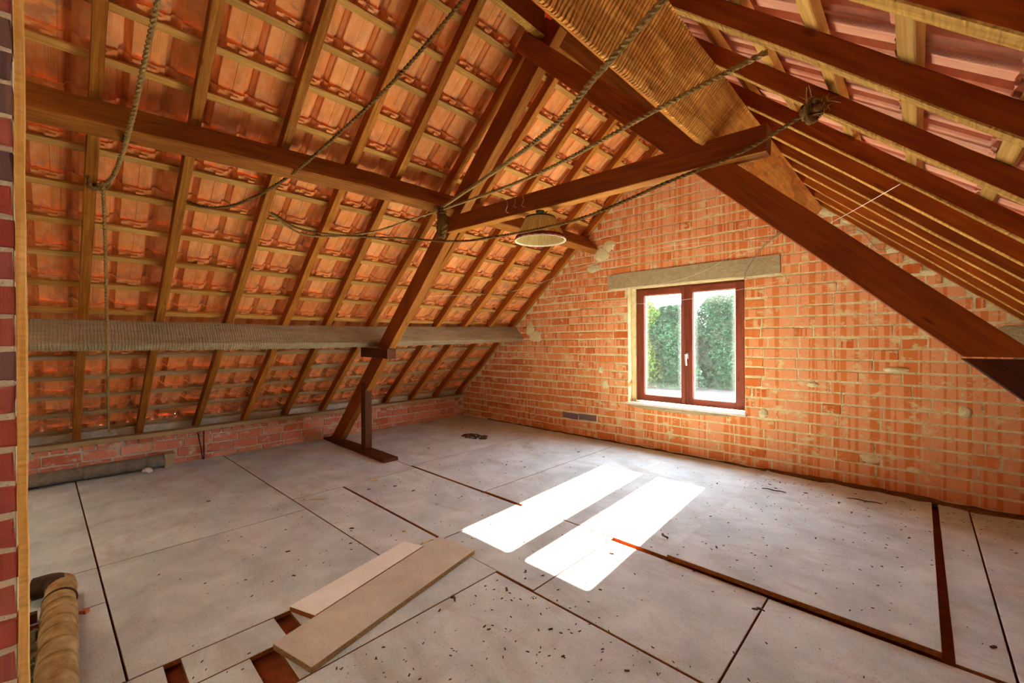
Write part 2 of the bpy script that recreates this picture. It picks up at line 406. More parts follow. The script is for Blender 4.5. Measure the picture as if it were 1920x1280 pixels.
for a in [(-.02, 2.283, YN, JA), (2.283, 2.76, YN, JA), (2.76, 3.492, -4.745, JA), (2.76, 3.492, YN, -5.02),
          (-.02, 2.283, JA, JB), (2.283, 3.492, JA, JB),
          (-.02, 2.0, JB, -2.29), (2.0, 3.432, JB, -3.042), (2.0, 3.432, -3.030, -2.29), (3.432, 4.228, -3.055, -2.265),
          (3.492, 3.697, YN, -4.436), (3.492, 3.697, -4.388, -4.037), (3.492, 3.697, -3.975, -3.05), (3.697, 3.962, YN, -4.187), (3.697, 3.962, -4.095, -3.05), (3.962, 5.112, YN, -3.065), (5.112, 7.6, YN, -3.06), (4.228, 5.112, -3.06, -2.30), (5.112, 6.30, -3.06, -2.305), (6.30, 7.6, -3.06, -2.305),
          (-.02, 1.9, -2.29, -.0), (1.9, 3.0, -2.27, -.0), (3.0, 4.585, -2.262, -.0), (5.75, 5.915, -2.285, -.01), (5.915, 7.6, -2.29, -.01)]:
    floor_board(*a)
floor_board(4.585, 5.722, -.755, -.02, z=.012)
floor_board(4.585, 5.720, -2.285, -.757, z=.026, th=.026)

# ================================================================ brick walls
def brick_mesh(L, H, D, seed, rough=.0038):
    """single brick, local X length, Z height, front face at y = 0 (towards -Y), arrises worn"""
    r = random.Random(seed); c = .004
    def ring(y, d):
        P = []
        for sx, sz in ((-1, -1), (-.3, -1), (.35, -1), (1, -1), (1, 1), (.3, 1), (-.35, 1), (-1, 1)):
            P.append((sx*(L/2-(d if abs(sx) == 1 else 0))+r.uniform(-rough, rough), y+r.uniform(-rough, rough)*.5, sz*(H/2-d)+r.uniform(-rough, rough)))
        return P
    return MB().loft([ring(0, c), ring(c*.8, 0), ring(D, 0)]).mesh('brick')
BR = {}
def brick(parent, x0, x1, z0, z1, place, mat, D=.11, bucket=.012):
    """place(u, z) -> matrix; meshes are shared between bricks of like size"""
    L, H = x1-x0, z1-z0
    key = (round(L/bucket), round(H/.006), mat, D, rnd.randint(0, 2))
    if key not in BR:
        BR[key] = brick_mesh(key[0]*bucket, key[1]*.006, D, len(BR)); BR[key].materials.append(M[mat])
    return link('brick', BR[key], None, parent, place((x0+x1)/2, (z0+z1)/2))
# --- gable wall with the window
WX0, WX1, WZ0, WZ1 = 3.10, 4.392, .525, 1.905
LX0, LX1, LZ0, LZ1 = 2.83, 4.70, 1.905, 2.085
def roof_z(x): return min(AL+SL*x, ZR0-SR*(x-XR0))
wb = MB()
def wall_poly(pts, y0, y1):
    n = len(pts); wb.loft([[(x, y0, z) for x, z in pts], [(x, y1, z) for x, z in pts]])
zt = lambda x: roof_z(x)+(.165 if x < RX-.001 else .145)
y0, y1 = .004, .26
wall_poly([(-.15, -.3), (WX0+.004, -.3), (WX0+.004, zt(WX0)), (-.15, zt(-.15))], y0, y1)
wall_poly([(WX1-.004, -.3), (7.65, -.3), (7.65, max(.1, zt(7.65))), (WX1-.004, zt(WX1))], y0, y1)
wall_poly([(WX0+.004, -.3), (WX1-.004, -.3), (WX1-.004, WZ0-.004), (WX0+.004, WZ0-.004)], y0, y1)
wall_poly([(WX0+.004, WZ1+.004), (WX1-.004, WZ1+.004), (WX1-.004, zt(WX1)), (RX, zt(RX)), (WX0+.004, zt(WX0))], y0, y1)
gable = struct(obj('wall_back', wb, M['mortar']))
CH, CL, JT = .0985, .278, .019
cands = []
row = 0; z = .018
while z < RZ+.1:
    zz0, zz1 = z, z+CH-JT
    x = -.1 - (CL/2 if row % 2 else 0) - rnd.uniform(0, .04)
    while x < 7.6:
        ln = CL*rnd.uniform(.93, 1.04)
        if rnd.random() < .10: ln *= .55
        x0, x1 = x, x+ln-JT*rnd.uniform(.3, .85); x += ln
        segs = [(x0, x1)]
        def cut(segs, a, b):
            out = []
            for p, q in segs:
                if q <= a or p >= b: out.append((p, q)); continue
                if p < a-.03: out.append((p, a))
                if q > b+.03: out.append((b, q))
            return out
        if zz1 > WZ0 and zz0 < WZ1-.02: segs = cut(segs, WX0, WX1)
        if zz1 > LZ0+.02 and zz0 < LZ1-.02: segs = cut(segs, LX0-.006, LX1+.006)
        for p, q in segs:
            # the rake of the gable: the end of a course is cut where the roof boards meet it
            tries = 0
            while q-p > .05 and (roof_z(p) < zz1-.035 or roof_z(q) < zz1-.035) and tries < 12:
                if roof_z(p) < roof_z(q): p += .03
                else: q -= .03
                tries += 1
            if q-p > .05 and roof_z(p) > zz1-.04 and roof_z(q) > zz1-.04: cands.append((p, q, zz0, zz1))
    z += CH; row += 1
def gplace(u, zc): return Matrix.Translation((u+rnd.uniform(-.003, .003), rnd.uniform(-.006, .002), zc+rnd.uniform(-.004, .004)+.006*math.sin(u*2.1+zc*5))) @ Matrix.Rotation(rnd.uniform(-.02, .02), 4, 'Y')
def seen_size(c):
    p = Vector(((c[0]+c[1])/2, 0, (c[2]+c[3])/2))-CAM; d = p.dot(fw)
    if d < .2: return 0
    u = p.dot(rt2)/d*FPX; v = p.dot(up2)/d*FPX
    return (c[1]-c[0])*(-p.y)/p.length**3 if abs(u) < 990 and abs(v) < 660 else 0
cands.sort(key=seen_size, reverse=True)
for c in cands[:300]: brick(gable, *c, gplace, 'brickburnt' if any(abs((c[0]+c[1])/2-bx) < .13 and abs((c[2]+c[3])/2-bz) < .045 for bx, bz in ((2.2, .26), (2.46, .26), (5.28, .17))) else 'brick')
rest = MB()
for c in cands[300:]:
    j = rnd.uniform(-.004, .003); rest.box((c[0], j, c[2]), (c[1], .11, c[3]))
ro = obj('brick', rest, M['brick'], gable); ro['kind'] = 'stuff'
lt = MB()
rings = []
for i in range(9):
    x = LX0+(LX1-LX0)*i/8; q = lambda: rnd.uniform(-.004, .004)
    rings.append([(x, -.012+q(), LZ0+q()), (x, -.012+q(), LZ1+q()), (x, .25, LZ1), (x, .25, LZ0)])
obj('concrete_lintel', lt.loft(rings), M['concrete'], gable)
def smear(parent, x, zc, rx, rz, mat, seed, y=-.008):
    """a lump of mortar left on the wall"""
    r = random.Random(seed); c = [(x, y-.012, zc)]; m = MB(); n = 14
    R1 = [(x+math.cos(a*2*math.pi/n)*rx*r.uniform(.45, .75), y-.008*r.uniform(.3, 1), zc+math.sin(a*2*math.pi/n)*rz*r.uniform(.45, .75)) for a in range(n)]
    R2 = [(x+math.cos(a*2*math.pi/n)*rx*r.uniform(.75, 1.2), y+.014, zc+math.sin(a*2*math.pi/n)*rz*r.uniform(.75, 1.2)) for a in range(n)]
    m.v = R2+R1+c; m.f = [(i, (i+1) % n, n+(i+1) % n, n+i) for i in range(n)]+[(n+i, n+(i+1) % n, 2*n) for i in range(n)]
    return obj('mortar_patch', m, M[mat], parent, smooth=True)
for i, (x, zc, rx, rz) in enumerate([(1.52, 1.44, .10, .12), (1.62, 1.33, .16, .10), (2.74, 2.36, .12, .10), (2.85, 2.45, .10, .08), (2.62, 2.2, .12, .07), (3.72, .487, .66, .035),
        (5.10, 2.42, .12, .07), (5.22, 2.33, .07, .05), (5.50, 2.02, .07, .05), (5.72, 1.80, .08, .04), (6.15, 1.27, .24, .13), (6.35, 1.12, .22, .13), (2.72, .9, .05, .06), (2.78, .72, .06, .07), (5.52, 1.02, .10, .03), (4.55, .55, .05, .06), (5.9, .72, .05, .05), (4.95, .86, .06, .03), (5.35, .26, .08, .04), (5.62, .22, .07, .03)]):
    smear(gable, x, zc, rx, rz, 'mortar' if i not in (5, 10, 11) else 'concrete', i)
# --- knee wall
kw = MB().box((-.22, YN, -.3), (-.012, 0, .292)); kw.box((-.22, YN, .29), (-.15, 0, .41))
knee = struct(obj('wall_left', kw, M['mortarpale']))
def kplace(u, zc): return Matrix.Translation((rnd.uniform(-.004, .003), -u, zc)) @ Matrix.Rotation(math.pi/2, 4, 'Z')
for k, (z0, z1, L) in enumerate([(-.045, .045, .25), (.06, .148, .25), (.163, .248, .25), (.262, .312, .10)]):
    u = .01 + (L/2 if k % 2 else 0)-L/2
    while u < 5.55:
        l = L*rnd.uniform(.92, 1.05); a, b = max(u, .01), u+l-.016; u += l
        if b-a > .05: brick(knee, a, b, z0+rnd.uniform(-.004, .004), z1+rnd.uniform(-.004, .004), kplace, 'brickpink')
# --- pier beside the camera
pier = struct(obj('wall_near', MB().box((3.86, -5.24, -.02), (4.094, -4.778, 3.1)), M['mortarpale']))
def pplace(u, zc): return Matrix.Translation((4.098+rnd.uniform(-.002, .002), -u, zc)) @ Matrix.Rotation(math.pi/2, 4, 'Z')
z = .005; k = 0
while z < 3.0:
    u = 4.776 - (.0 if k % 2 else .10)
    while u < 5.22:
        a, b = max(u, 4.777), min(u+.19, 5.235); u += .202
        if b-a > .03: brick(pier, a, b, z, z+.0655, pplace, 'brickburnt' if rnd.random() < .22 else 'brickred', D=.09)
    z += .079; k += 1
obj('edge_board', beam_mb(3.1, .017, .03, seg=24, jit=.0012, ch=.002, seed=5), M['raw'], pier, frame((4.087, -4.7665, 0), (4.087, -4.7665, 3.1), (1, 0, 0))[0])
jb = MB().box((WX0-.002, .095, WZ0), (WX0+.058, .255, WZ1)); jb.box((WX0, .10, WZ1-.012), (WX1, .255, WZ1+.01)); obj('jamb_fillet', jb, M['mortar'], gable)
# --- wall behind the camera
rw = MB().box((-.2, YN-.2, -.3), (7.7, YN, 3.9))
struct(obj('wall_front', rw, M['mortarpale']))
# --- other knee wall, low under the near slope
kr = struct(obj('wall_right', MB().box((7.5, YN, -.3), (7.7, 0, .30)), M['mortarpale']))

# ================================================================ window
win = bpy.data.objects.new('window_1', None); COL.objects.link(win); win.location = (3.75, .12, WZ0); struct(win)
def bar(name, x0, x1, z0, z1, y0, y1, mat, parent, axis):
    c = Vector(((x0+x1)/2, (y0+y1)/2, (z0+z1)/2))
    if axis == 'x': mw = Matrix.Translation((x0, c.y, c.z)); m = beam_mb(x1-x0, y1-y0, z1-z0, seg=2, jit=.0003, ch=.005, seed=1)
    else: mw = frame((c.x, c.y, z0), (c.x, c.y, z1), (1, 0, 0))[0]; m = beam_mb(z1-z0, y1-y0, x1-x0, seg=2, jit=.0003, ch=.005, seed=1)
    return obj(name, m, mat, parent, mw)
F0, F1, FZ0, FZ1, FY = 3.152, 4.392, .54, 1.908, .105
outer = bar('window_frame', F0, F1, FZ1-.045, FZ1, FY+.012, FY+.085, M['frame'], win, 'x')
for q in (('x', F0, F1, FZ0, FZ0+.04), ('z', F0, F0+.045, FZ0, FZ1), ('z', F1-.05, F1, FZ0, FZ1)):
    bar('window_frame', q[1], q[2], q[3], q[4], FY+.012, FY+.085, M['frame'], win, q[0])
def sash(x0, x1, pl_, pr_):
    z0, z1, pz0, pz1 = FZ0+.012, FZ1-.035, .617, 1.805
    root = bar('sash_stile', x0, pl_, z0, z1, FY, FY+.06, M['frame'], win, 'z')
    bar('sash_stile', pr_, x1, z0, z1, FY, FY+.06, M['frame'], win, 'z')
    bar('sash_rail', pl_, pr_, pz1, z1, FY+.001, FY+.059, M['frame'], win, 'x')
    bar('sash_rail', pl_, pr_, z0, pz0, FY+.001, FY+.059, M['frame'], win, 'x')
    b = .010
    p = obj('window_pane', MB().box((pl_+b*.5, FY+.034, pz0+b*.5), (pr_-b*.5, FY+.038, pz1-b*.5)), M['glass'], win)
    for ax, a in (('z', (pl_, pl_+b, pz0, pz1)), ('z', (pr_-b, pr_, pz0, pz1)), ('x', (pl_, pr_, pz0, pz0+b)), ('x', (pl_, pr_, pz1-b, pz1))):
        bar('glazing_strip', *a, FY+.026, FY+.044, M['white'], p, ax)
sash(F0+.03, 3.748, 3.259, 3.704)
sash(3.752, F1-.035, 3.832, 4.272)
bar('cover_strip', 3.728, 3.758, FZ0+.02, FZ1-.04, FY-.010, FY+.002, M['frame'], win, 'z'); bar('cover_strip', 3.728, 3.775, FZ0+.02, FZ1-.04, FY+.058, FY+.07, M['frame'], win, 'z')
h = obj('handle_plate', MB().box((3.762, FY-.008, 1.06), (3.788, FY+.002, 1.13)), M['steel'], win)
hm = MB().tube([(3.775, FY-.008, 1.105), (3.775, FY-.045, 1.105)], .008, 8)
hm.tube(spline([(3.775, FY-.045, 1.112), (3.777, FY-.048, 1.05), (3.784, FY-.05, .985)], 5), lambda t: .011-.003*t, 8)
obj('window_handle', hm, M['steel'], h, smooth=True)
for zc in (.68, 1.22, 1.74):
    obj('hinge', MB().tube([(F1-.03, FY-.006, zc), (F1-.03, FY-.006, zc+.06)], .007, 8), M['rust'], win)
sl = MB().box((WX0-.015, -.035, WZ0-.022), (WX1+.012, .105, WZ0))
obj('window_sill', sl, M['sill'], win)

# ================================================================ yard and trees beyond the window
yd = struct(obj('ground', MB().box((-60, .9, -1.9), (60, 90, -1.6)), M['yard']))
def tree(x, y, hgt, rad, mat, label, seed, n=16000):
    r = random.Random(seed)
    t = thing('conifer', label, 'tree', (x, y, -1.6), 'trees beyond the window')
    tr = MB().tube([(x, y, -1.65), (x+.05, y, 0), (x, y, hgt*.6-1.6)], lambda u: .14*(1-.7*u), 8); obj('trunk', tr, M['bark'], t)
    m = MB()
    for i in range(n):
        u = r.random()**.8; zz = .10+u*hgt; ang = r.uniform(0, 2*math.pi)
        rr = rad*(1-.5*u**4)*(.55+.45*r.random()**.4)*(1+.18*math.sin(ang*3+seed+u*9)) 
        c = Vector((x+rr*math.cos(ang), y+rr*math.sin(ang), -1.6+zz))
        d = Vector((r.gauss(0, 1), r.gauss(0, 1), r.gauss(0, .8)+.2)).normalized(); e = d.cross(Vector((r.gauss(0, 1), r.gauss(0, 1), r.gauss(0, 1)))).normalized()
        L, W = r.uniform(.05, .15), r.uniform(.025, .06)
        b = len(m.v); m.v += [tuple(c-d*L), tuple(c+e*W), tuple(c+d*L), tuple(c-e*W)]; m.f.append((b, b+1, b+2, b+3))
    rings = [[(x+math.cos(a*math.pi/6)*rad*.72*(1-.5*u**4)*r.uniform(.85, 1.1), y+math.sin(a*math.pi/6)*rad*.72*(1-.5*u**4)*r.uniform(.85, 1.1), -1.55+u*hgt*.95) for a in range(12)] for u in [i/9 for i in range(10)]]
    m.loft(rings)
    fo = bpy.data.meshes.new('foliage'); fo.from_pydata(m.v, [], m.f); o = link('foliage', fo, M[mat], t); o['kind'] = 'stuff'
tree(-7.0, 19.6, 5.35, 1.75, 'leaflight', 'yellow-green leafy tree outside, in the pane without the handle', 1)
tree(-4.75, 20.2, 4.75, 1.55, 'leafdark', 'dark green conifer outside, behind the meeting bars of the window', 2)
tree(-2.6, 22.0, 5.35, 1.7, 'leafdark', 'dark green conifer filling the pane with the handle', 3)
tree(-.4, 23.0, 5.2, 1.8, 'leafdark', 'dark conifer outside, past the hinge edge of the window', 4)
tree(-9.6, 17.4, 5.2, 1.9, 'leafdark', 'dark conifer outside, hidden past the yellow-green tree', 5)
# ================================================================ roof covering
GX = .2055                       # batten gauge measured along x
TW = .196                        # width a tile covers
def tile_mesh(G_, mat):
    prof = [(0, .044), (.016, .053), (.034, .046), (.041, .014), (.047, .008), (.062, .006), (.064, .0005), (.104, 0), (.107, .0035), (.138, .0095), (.142, .009), (.180, .010), (.184, .014), (.187, .026), (.198, .034), (.208, .044)]
    th = .013; k = .092; head = .036; tail = -G_-.050
    m = MB(); rings = []
    for v in (head, .02, -G_*.5, tail):
        wofs = (head-v)*k
        rings.append([(u, v, wz+wofs) for u, wz in prof]+[(u, v, wz+wofs+th) for u, wz in reversed(prof)])
    m.loft(rings)
    m.box((.078, .006, -.016), (.118, .022, .006)); m.box((.15, .018, -.004), (.178, .034, .008)); m.box((.062, .026, -.003), (.07, .035, .006))
    me = m.mesh('roof_tile'); me.materials.append(M[mat]); return me
def slope_matrix(org, xdir, n):
    """local x along the ridge, y up the slope, z outwards"""
    y = n.cross(xdir).normalized()
    return Matrix(((xdir.x, y.x, n.x, org.x), (xdir.y, y.y, n.y, org.y), (xdir.z, y.z, n.z, org.z), (0, 0, 0, 1)))
roofL = bpy.data.objects.new('ceiling_left', None); COL.objects.link(roofL); struct(roofL); roofL.location = (0, -2.5, .4)
roofR = bpy.data.objects.new('ceiling_right', None); COL.objects.link(roofR); struct(roofR); roofR.location = (7.5, -2.5, .2)
BT, BW = .026, .042
GLs = GX*math.hypot(1, SL)
tl = tile_mesh(GLs, 'tile'); tlist = []
ys = YN
nrow = 0
dL = NL.cross(Vector((0, 1, 0))).normalized()          # up the slope when local x = +Y
if dL.z < 0: dL = -dL
for k in range(-2, 18):
    # batten underside sits on the rafter backs; measured x of the batten
    c = PL(.162+GX*k, 0, RD_L); 
    c = Vector((c.x+RD_L*.0, 0, c.z))
    if c.x > RX-.07: break
    y = -.02
    o = obj('batten', beam_mb(-YN-.02, BW, BT, seg=14, jit=.0015, ch=.002, seed=k+50), M['battendusty' if k < 4 else 'batten'], roofL,
            frame(c+NL*BT/2+Vector((0, YN, 0)), c+NL*BT/2+Vector((0, .0, 0)), NL)[0])
    for j in range(32):
        yy = YN+.06+j*TW
        if yy > .10: break
        tlist.append((c+NL*(BT+.001)+dL*(BW*.5)+Vector((0, yy, 0)), j, k))
TLX = Vector((0, 1, 0))
def tile_dir(n, x):
    y = n.cross(x); return x if y.z > 0 else -x
xl = tile_dir(NL, Vector((0, 1, 0)))
xr = tile_dir(NR, Vector((0, 1, 0)))
def seen_tile(p):
    d = p-CAM; q = d.dot(fw)
    if q < .2: return 0
    u = d.dot(rt2)/q*FPX; v = d.dot(up2)/q*FPX
    return 1/d.length**2 if -1000 < u < 1000 and -700 < v < 700 else 1e-6/d.length**2
def lay(tlist, me, par, xdir, n, nmax):
    tlist.sort(key=lambda t: -seen_tile(t[0]))
    big = MB()
    for i, (p, j, k) in enumerate(tlist):
        off = Vector((0, 0, 0)) if xdir.y > 0 else Vector((0, TW, 0))
        mw = slope_matrix(p+off+n*rnd.uniform(-.0008, .0008), xdir, n) @ Matrix.Translation((rnd.uniform(-.0015, .0015), rnd.uniform(-.003, .003), 0))
        if i < nmax: link('roof_tile', me, None, par, mw)
        else:
            b = len(big.v); big.v += [tuple(mw @ v.co) for v in me.vertices]; big.f += [tuple(b+q for q in f.vertices) for f in me.polygons]
    if big.v:
        o = link('roof_tile', big.mesh('roof_tile_rest'), me.materials[0], par); o['kind'] = 'stuff'
lay(tlist, tl, roofL, xl, NL, 300)
GRs = .200*math.hypot(1, SR)
tr_ = tile_mesh(GRs, 'tilepink'); rlist = []
dR = NR.cross(xr)
for k in range(-11, 12):
    xb = 5.585+.200*k
    c = PR(xb, 0, RD_R)
    if c.x < RX+.03: continue
    obj('batten', beam_mb(-YN-.02, .046, .03, seg=14, jit=.002, ch=.003, seed=k+90), M['batten'], roofR,
        frame(c+NR*.015+Vector((0, YN, 0)), c+NR*.015+Vector((0, -.02, 0)), NR)[0])
    for j in range(32):
        yy = YN+.06+j*TW
        if yy > .10: break
        rlist.append((c+NR*.031+dR*.023+Vector((0, yy, 0)), j, k))
lay(rlist, tr_, roofR, xr, NR, 300)
# closing ridge caps
m = MB()
for j in range(21):
    yy = YN-.05+j*.30; ring = lambda y, q: [(RX+.30*q*math.cos(a), y, RZ+.0+.24*q*math.sin(a)) for a in [math.pi*i/8 for i in range(9)]]+[(RX+.28*q*math.cos(a), y, RZ-.02+.22*q*math.sin(a)) for a in [math.pi*i/8 for i in range(8, -1, -1)]]
    mm = MB().loft([ring(yy, 1.0), ring(yy+.33, .94)]); obj('ridge_tile', mm, M['tile'], roofL)

# ================================================================ rafters
names = ['first', 'second', 'third', 'fourth', 'fifth', 'sixth', 'seventh', 'eighth', 'ninth', 'tenth', 'eleventh', 'twelfth', 'thirteenth', 'fourteenth']
LR = [(-.045, -.02), (-.53, -.475), (-.995, -.93), (-1.44, -1.39), (-1.90, -1.88), (-2.37, -2.26), (-2.83, -2.79), (-3.273, -3.15), (-3.735, -3.63), (-4.21, -4.13), (-4.658, -4.555), (-5.12, -5.05)]
for i, (ya, yb) in enumerate(LR):
    p0, p1 = PL(-.12, ya, RD_L/2), PL(RX-.03, yb, RD_L/2)
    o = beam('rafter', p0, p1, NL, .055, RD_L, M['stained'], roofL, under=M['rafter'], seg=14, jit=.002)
RRy = [-.06, -.43, -.86, -1.24, -1.57, -1.92, -2.31, -2.76, -3.19, -3.60, -4.0, -4.42, -4.85, -5.25]
for i, ya in enumerate(RRy):
    p0, p1 = PR(RX+.03, ya, RD_R/2), PR(7.62, ya, RD_R/2)
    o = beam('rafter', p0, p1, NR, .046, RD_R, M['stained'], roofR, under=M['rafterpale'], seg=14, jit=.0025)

# ================================================================ purlins, ridge, plate
D_, T_ = .24, .082
def purlin(name, label, pts, n, upslope, mat, thick=T_, depth=D_):
    """pts: points on the rafter plane at the top of the face that looks up the slope; runs in Y"""
    rings = []; P = spline(pts, 8); r = random.Random(len(label))
    mw = Matrix.Translation(P[0])
    # local x along length: rotate so texture runs with the grain
    mwr, L = frame(P[0], P[-1], n); inv = mwr.inverted()
    for p in P:
        q = lambda: r.uniform(-.003, .003)
        a = p+n*.0; b = p-n*depth; c = b-upslope*thick; d = p-upslope*thick
        ring = [a, a-n*.01, b+n*.008, b-upslope*.008, c+upslope*.008, c+n*.008, d-n*.01, d]
        rings.append([inv @ (x+Vector((q(), 0, q()))) for x in ring])
    o = obj(name, MB().loft(rings), mat, None, mwr); return tag(o, label, 'beam')
uL = Vector((1, 0, SL)).normalized(); uR = Vector((-1, 0, SR)).normalized()
def pts_from(plist): return [Vector((x, y, AL+SL*x)) for x, y in plist]
purlin('purlin', 'grey weathered purlin low above the knee wall, running to the brick gable', pts_from([(1.197, YN), (1.197, -4.9), (1.185, -2.68), (1.237, .08)]), NL, uL, M['grey'])
purlin('purlin', 'long brown purlin halfway up the slope above the knee wall', pts_from([(2.48, YN), (2.485, -4.83), (2.531, -3.27), (2.54, -2.3), (2.535, .08)]), NL, uL, M['raftersmooth'])
# the purlin of the other slope shows its broad lower side
rpts = [Vector((x, y, ZR0-SR*(x-XR0))) - uR*-.09 for x, y in [(5.03, YN), (5.03, -3), (5.03, -1.5), (5.03, .06)]]
purlin('purlin', 'broad rough-sawn pale orange purlin resting on the collar beam', rpts, NR, uR, M['roughbeam'], thick=.09, depth=.25)
rpts = [Vector((x, y, ZR0-SR*(x-XR0))) - uR*-.09 for x, y in [(6.35, YN), (6.35, -3), (6.35, .06)]]
purlin('purlin', 'low purlin of the near slope above the edge of the floor', rpts, NR, uR, M['grey'])
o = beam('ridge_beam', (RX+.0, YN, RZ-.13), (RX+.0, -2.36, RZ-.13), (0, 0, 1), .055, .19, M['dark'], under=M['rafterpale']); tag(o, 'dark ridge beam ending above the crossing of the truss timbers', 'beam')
o = beam('ridge_beam', (RX+.0, -2.24, RZ-.12), (RX+.0, .08, RZ-.12), (0, 0, 1), .05, .19, M['raftersmooth']); tag(o, 'brown ridge beam between the truss and the brick gable', 'beam')
o = beam('wall_plate', (.005, YN, .337), (.005, -.01, .337), (0, 0, 1), .13, .045, M['battendusty'], seg=20, jit=.003); tag(o, 'pale timber plate lying along the top of the knee wall', 'beam')

# ================================================================ truss
tr = thing('roof_truss', 'dark brown timber roof truss standing across the attic', 'truss', (.19, -2.33, 0))
nl = Vector((-.975, 0, 1)).normalized(); nr = Vector((.977, 0, 1)).normalized()
lz = lambda x: .975*x-.19
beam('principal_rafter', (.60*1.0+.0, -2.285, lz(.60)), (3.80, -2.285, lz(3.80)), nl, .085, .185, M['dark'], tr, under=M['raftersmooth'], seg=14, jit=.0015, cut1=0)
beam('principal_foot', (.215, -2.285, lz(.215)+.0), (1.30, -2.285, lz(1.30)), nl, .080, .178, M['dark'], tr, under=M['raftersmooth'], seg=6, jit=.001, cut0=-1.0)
rz_ = lambda x: 2.05-.977*(x-5.0)
beam('principal_rafter', (3.56, -2.37, rz_(3.56)), (5.86, -2.37, rz_(5.86)), nr, .078, .135, M['dark'], tr, seg=14, jit=.001, cut1=1.02)
beam('principal_foot', (5.865, -2.372, rz_(5.865)-.003), (7.02, -2.372, rz_(7.02)-.003), nr, .080, .140, M['darker'], tr, seg=6, jit=.001, cut0=1.02)
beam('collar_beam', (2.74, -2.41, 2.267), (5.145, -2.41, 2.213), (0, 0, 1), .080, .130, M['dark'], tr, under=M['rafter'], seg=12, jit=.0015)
beam('bearing_block', (1.13, -2.38, 1.155), (1.70, -2.38, 1.145), (0, 0, 1), .10, .105, M['darker'], tr, seg=4, jit=.002)
beam('post', (.995, -2.30, .0), (1.0, -2.30, .80), (0, 1, 0), .10, .085, M['darker'], tr, seg=6, jit=.0015)
beam('packing_block', (1.33, -2.30, 1.20), (1.46, -2.30, 1.30), nl, .06, .07, M['dark'], tr, seg=2)
sp = MB(); sp.loft([[(.04, -2.41, 0), (.04, -2.29, 0), (.04, -2.29, .02), (.04, -2.41, .02)], [(.5, -2.42, 0), (.5, -2.27, 0), (.5, -2.27, .03), (.5, -2.42, .03)], [(1.3, -2.425, 0), (1.3, -2.26, 0), (1.3, -2.26, .035), (1.3, -2.425, .035)], [(1.625, -2.43, 0), (1.625, -2.265, 0), (1.625, -2.265, .035), (1.625, -2.43, .035)]])
o = obj('sole_plank', sp, M['darker']); tag(o, 'flat dark plank on the floor under the truss foot and post', 'plank')

# ================================================================ loose chipboard planks
def plank(label, quad, mat, th, z):
    m = MB(); c = Vector((sum(p[0] for p in quad)/4, sum(p[1] for p in quad)/4, z))
    ring = lambda zz, d: [(p[0]-c.x-(d if p[0] > c.x else -d), p[1]-c.y-(d if p[1] > c.y else -d), zz) for p in quad]
    m.loft([ring(0, .0), ring(th-.002, 0), ring(th, .002)]); o = edge_faces(obj('loose_plank', m, M[mat], None, Matrix.Translation(c)), M['chipedge' if mat == 'boardpale' else 'chipedgegrey']); return tag(o, label, 'plank', 'loose planks on the floor')
plank('narrow pale cream offcut plank lying beside the broad grey plank', [(3.505, -3.975), (3.660, -3.918), (3.466, -3.200), (3.33, -3.25)], 'boardpale', .024, .003)
plank('broad grey-beige chipboard plank lying beside the narrow pale one', [(3.722, -4.112), (3.968, -4.052), (3.735, -3.02), (3.44, -3.06)], 'boardbare', .026, .003)

# ================================================================ pipes and bits near the knee wall
gp = thing('flue_pipe', 'grey fibre-cement pipe lying along the foot of the knee wall', 'pipe', (.085, -4.8, 0))
pm = MB().tube([(.085, y, .072+.002*math.sin(y*3)) for y in [YN+.05+i*(4.03+YN)*-1/10*1.0 for i in range(0)]] or [(.085, YN+.05+(-4.03-YN-.05)*i/10, .072) for i in range(11)], .060, 20)
obj('pipe_body', pm, M['fibre'], gp, smooth=True)
obj('pipe_collar', MB().tube([(.085, -4.62, .072), (.085, -4.60, .072), (.085, -4.42, .072), (.085, -4.40, .072)], lambda t: .0615, 20), M['fibre'], gp, smooth=True)
tag(obj('mortar_block', MB().box((.012, -4.035, 0), (.135, -3.955, .135)), M['concrete']), 'lump of grey mortar at the end of the flue pipe', 'mortar')
def crumple(name, c, r, mat, seed, flat=.7):
    bm = bmesh.new(); bmesh.ops.create_icosphere(bm, subdivisions=2, radius=r); q = random.Random(seed)
    for v in bm.verts: v.co *= q.uniform(.6, 1.15); v.co.z = max(v.co.z*flat, -r*.45)
    me = bpy.data.meshes.new(name); bm.to_mesh(me); bm.free(); return link(name, me, mat, None, Matrix.Translation((c[0], c[1], c[2]+r*.45)))
tag(crumple('crumpled_paper', (.20, -4.17, 0), .045, M['paper'], 4), 'small crumpled white paper on the floor by the grey pipe', 'paper')
for i, (y, lab) in enumerate([(-3.69, 'thin rusty rod pair against the knee wall near the grey pipe'), (-2.10, 'thin rusty rod pair against the knee wall behind the truss foot')]):
    rt_ = thing('iron_rod', lab, 'rod', (.03, y, 0))
    obj('rod', MB().tube(spline([(.035, y, 0), (.034, y-.002, .17), (.032, y, .315)], 4), .007, 8), M['rust'], rt_)
    obj('rod', MB().tube(spline([(.035, y-.012, 0), (.036, y-.03, .15), (.04, y-.055, .30)], 4), .006, 8), M['rust'], rt_)
lp = thing('lagged_pipe', 'beige lagged pipe lying on the floor beside the brick pier', 'pipe', (3.2, -4.735, 0))
pts = [(2.55+.075*i, -4.728+.004*math.sin(i*1.7), .065) for i in range(18)]
lg_ = obj('lagging', MB().tube(pts, lambda t: .056+.004*math.sin(t*53), 20), M['lagging'], lp, smooth=True)
for i, x in enumerate((2.74, 2.84, 2.92, 3.0, 3.09, 3.2, 3.32)):
    obj('wrap_seam', MB().tube([(x-.006, -4.728, .065), (x+.006, -4.728, .065)], .0605, 20), M['lagging'] if i else M['bark'], lg_, smooth=True)
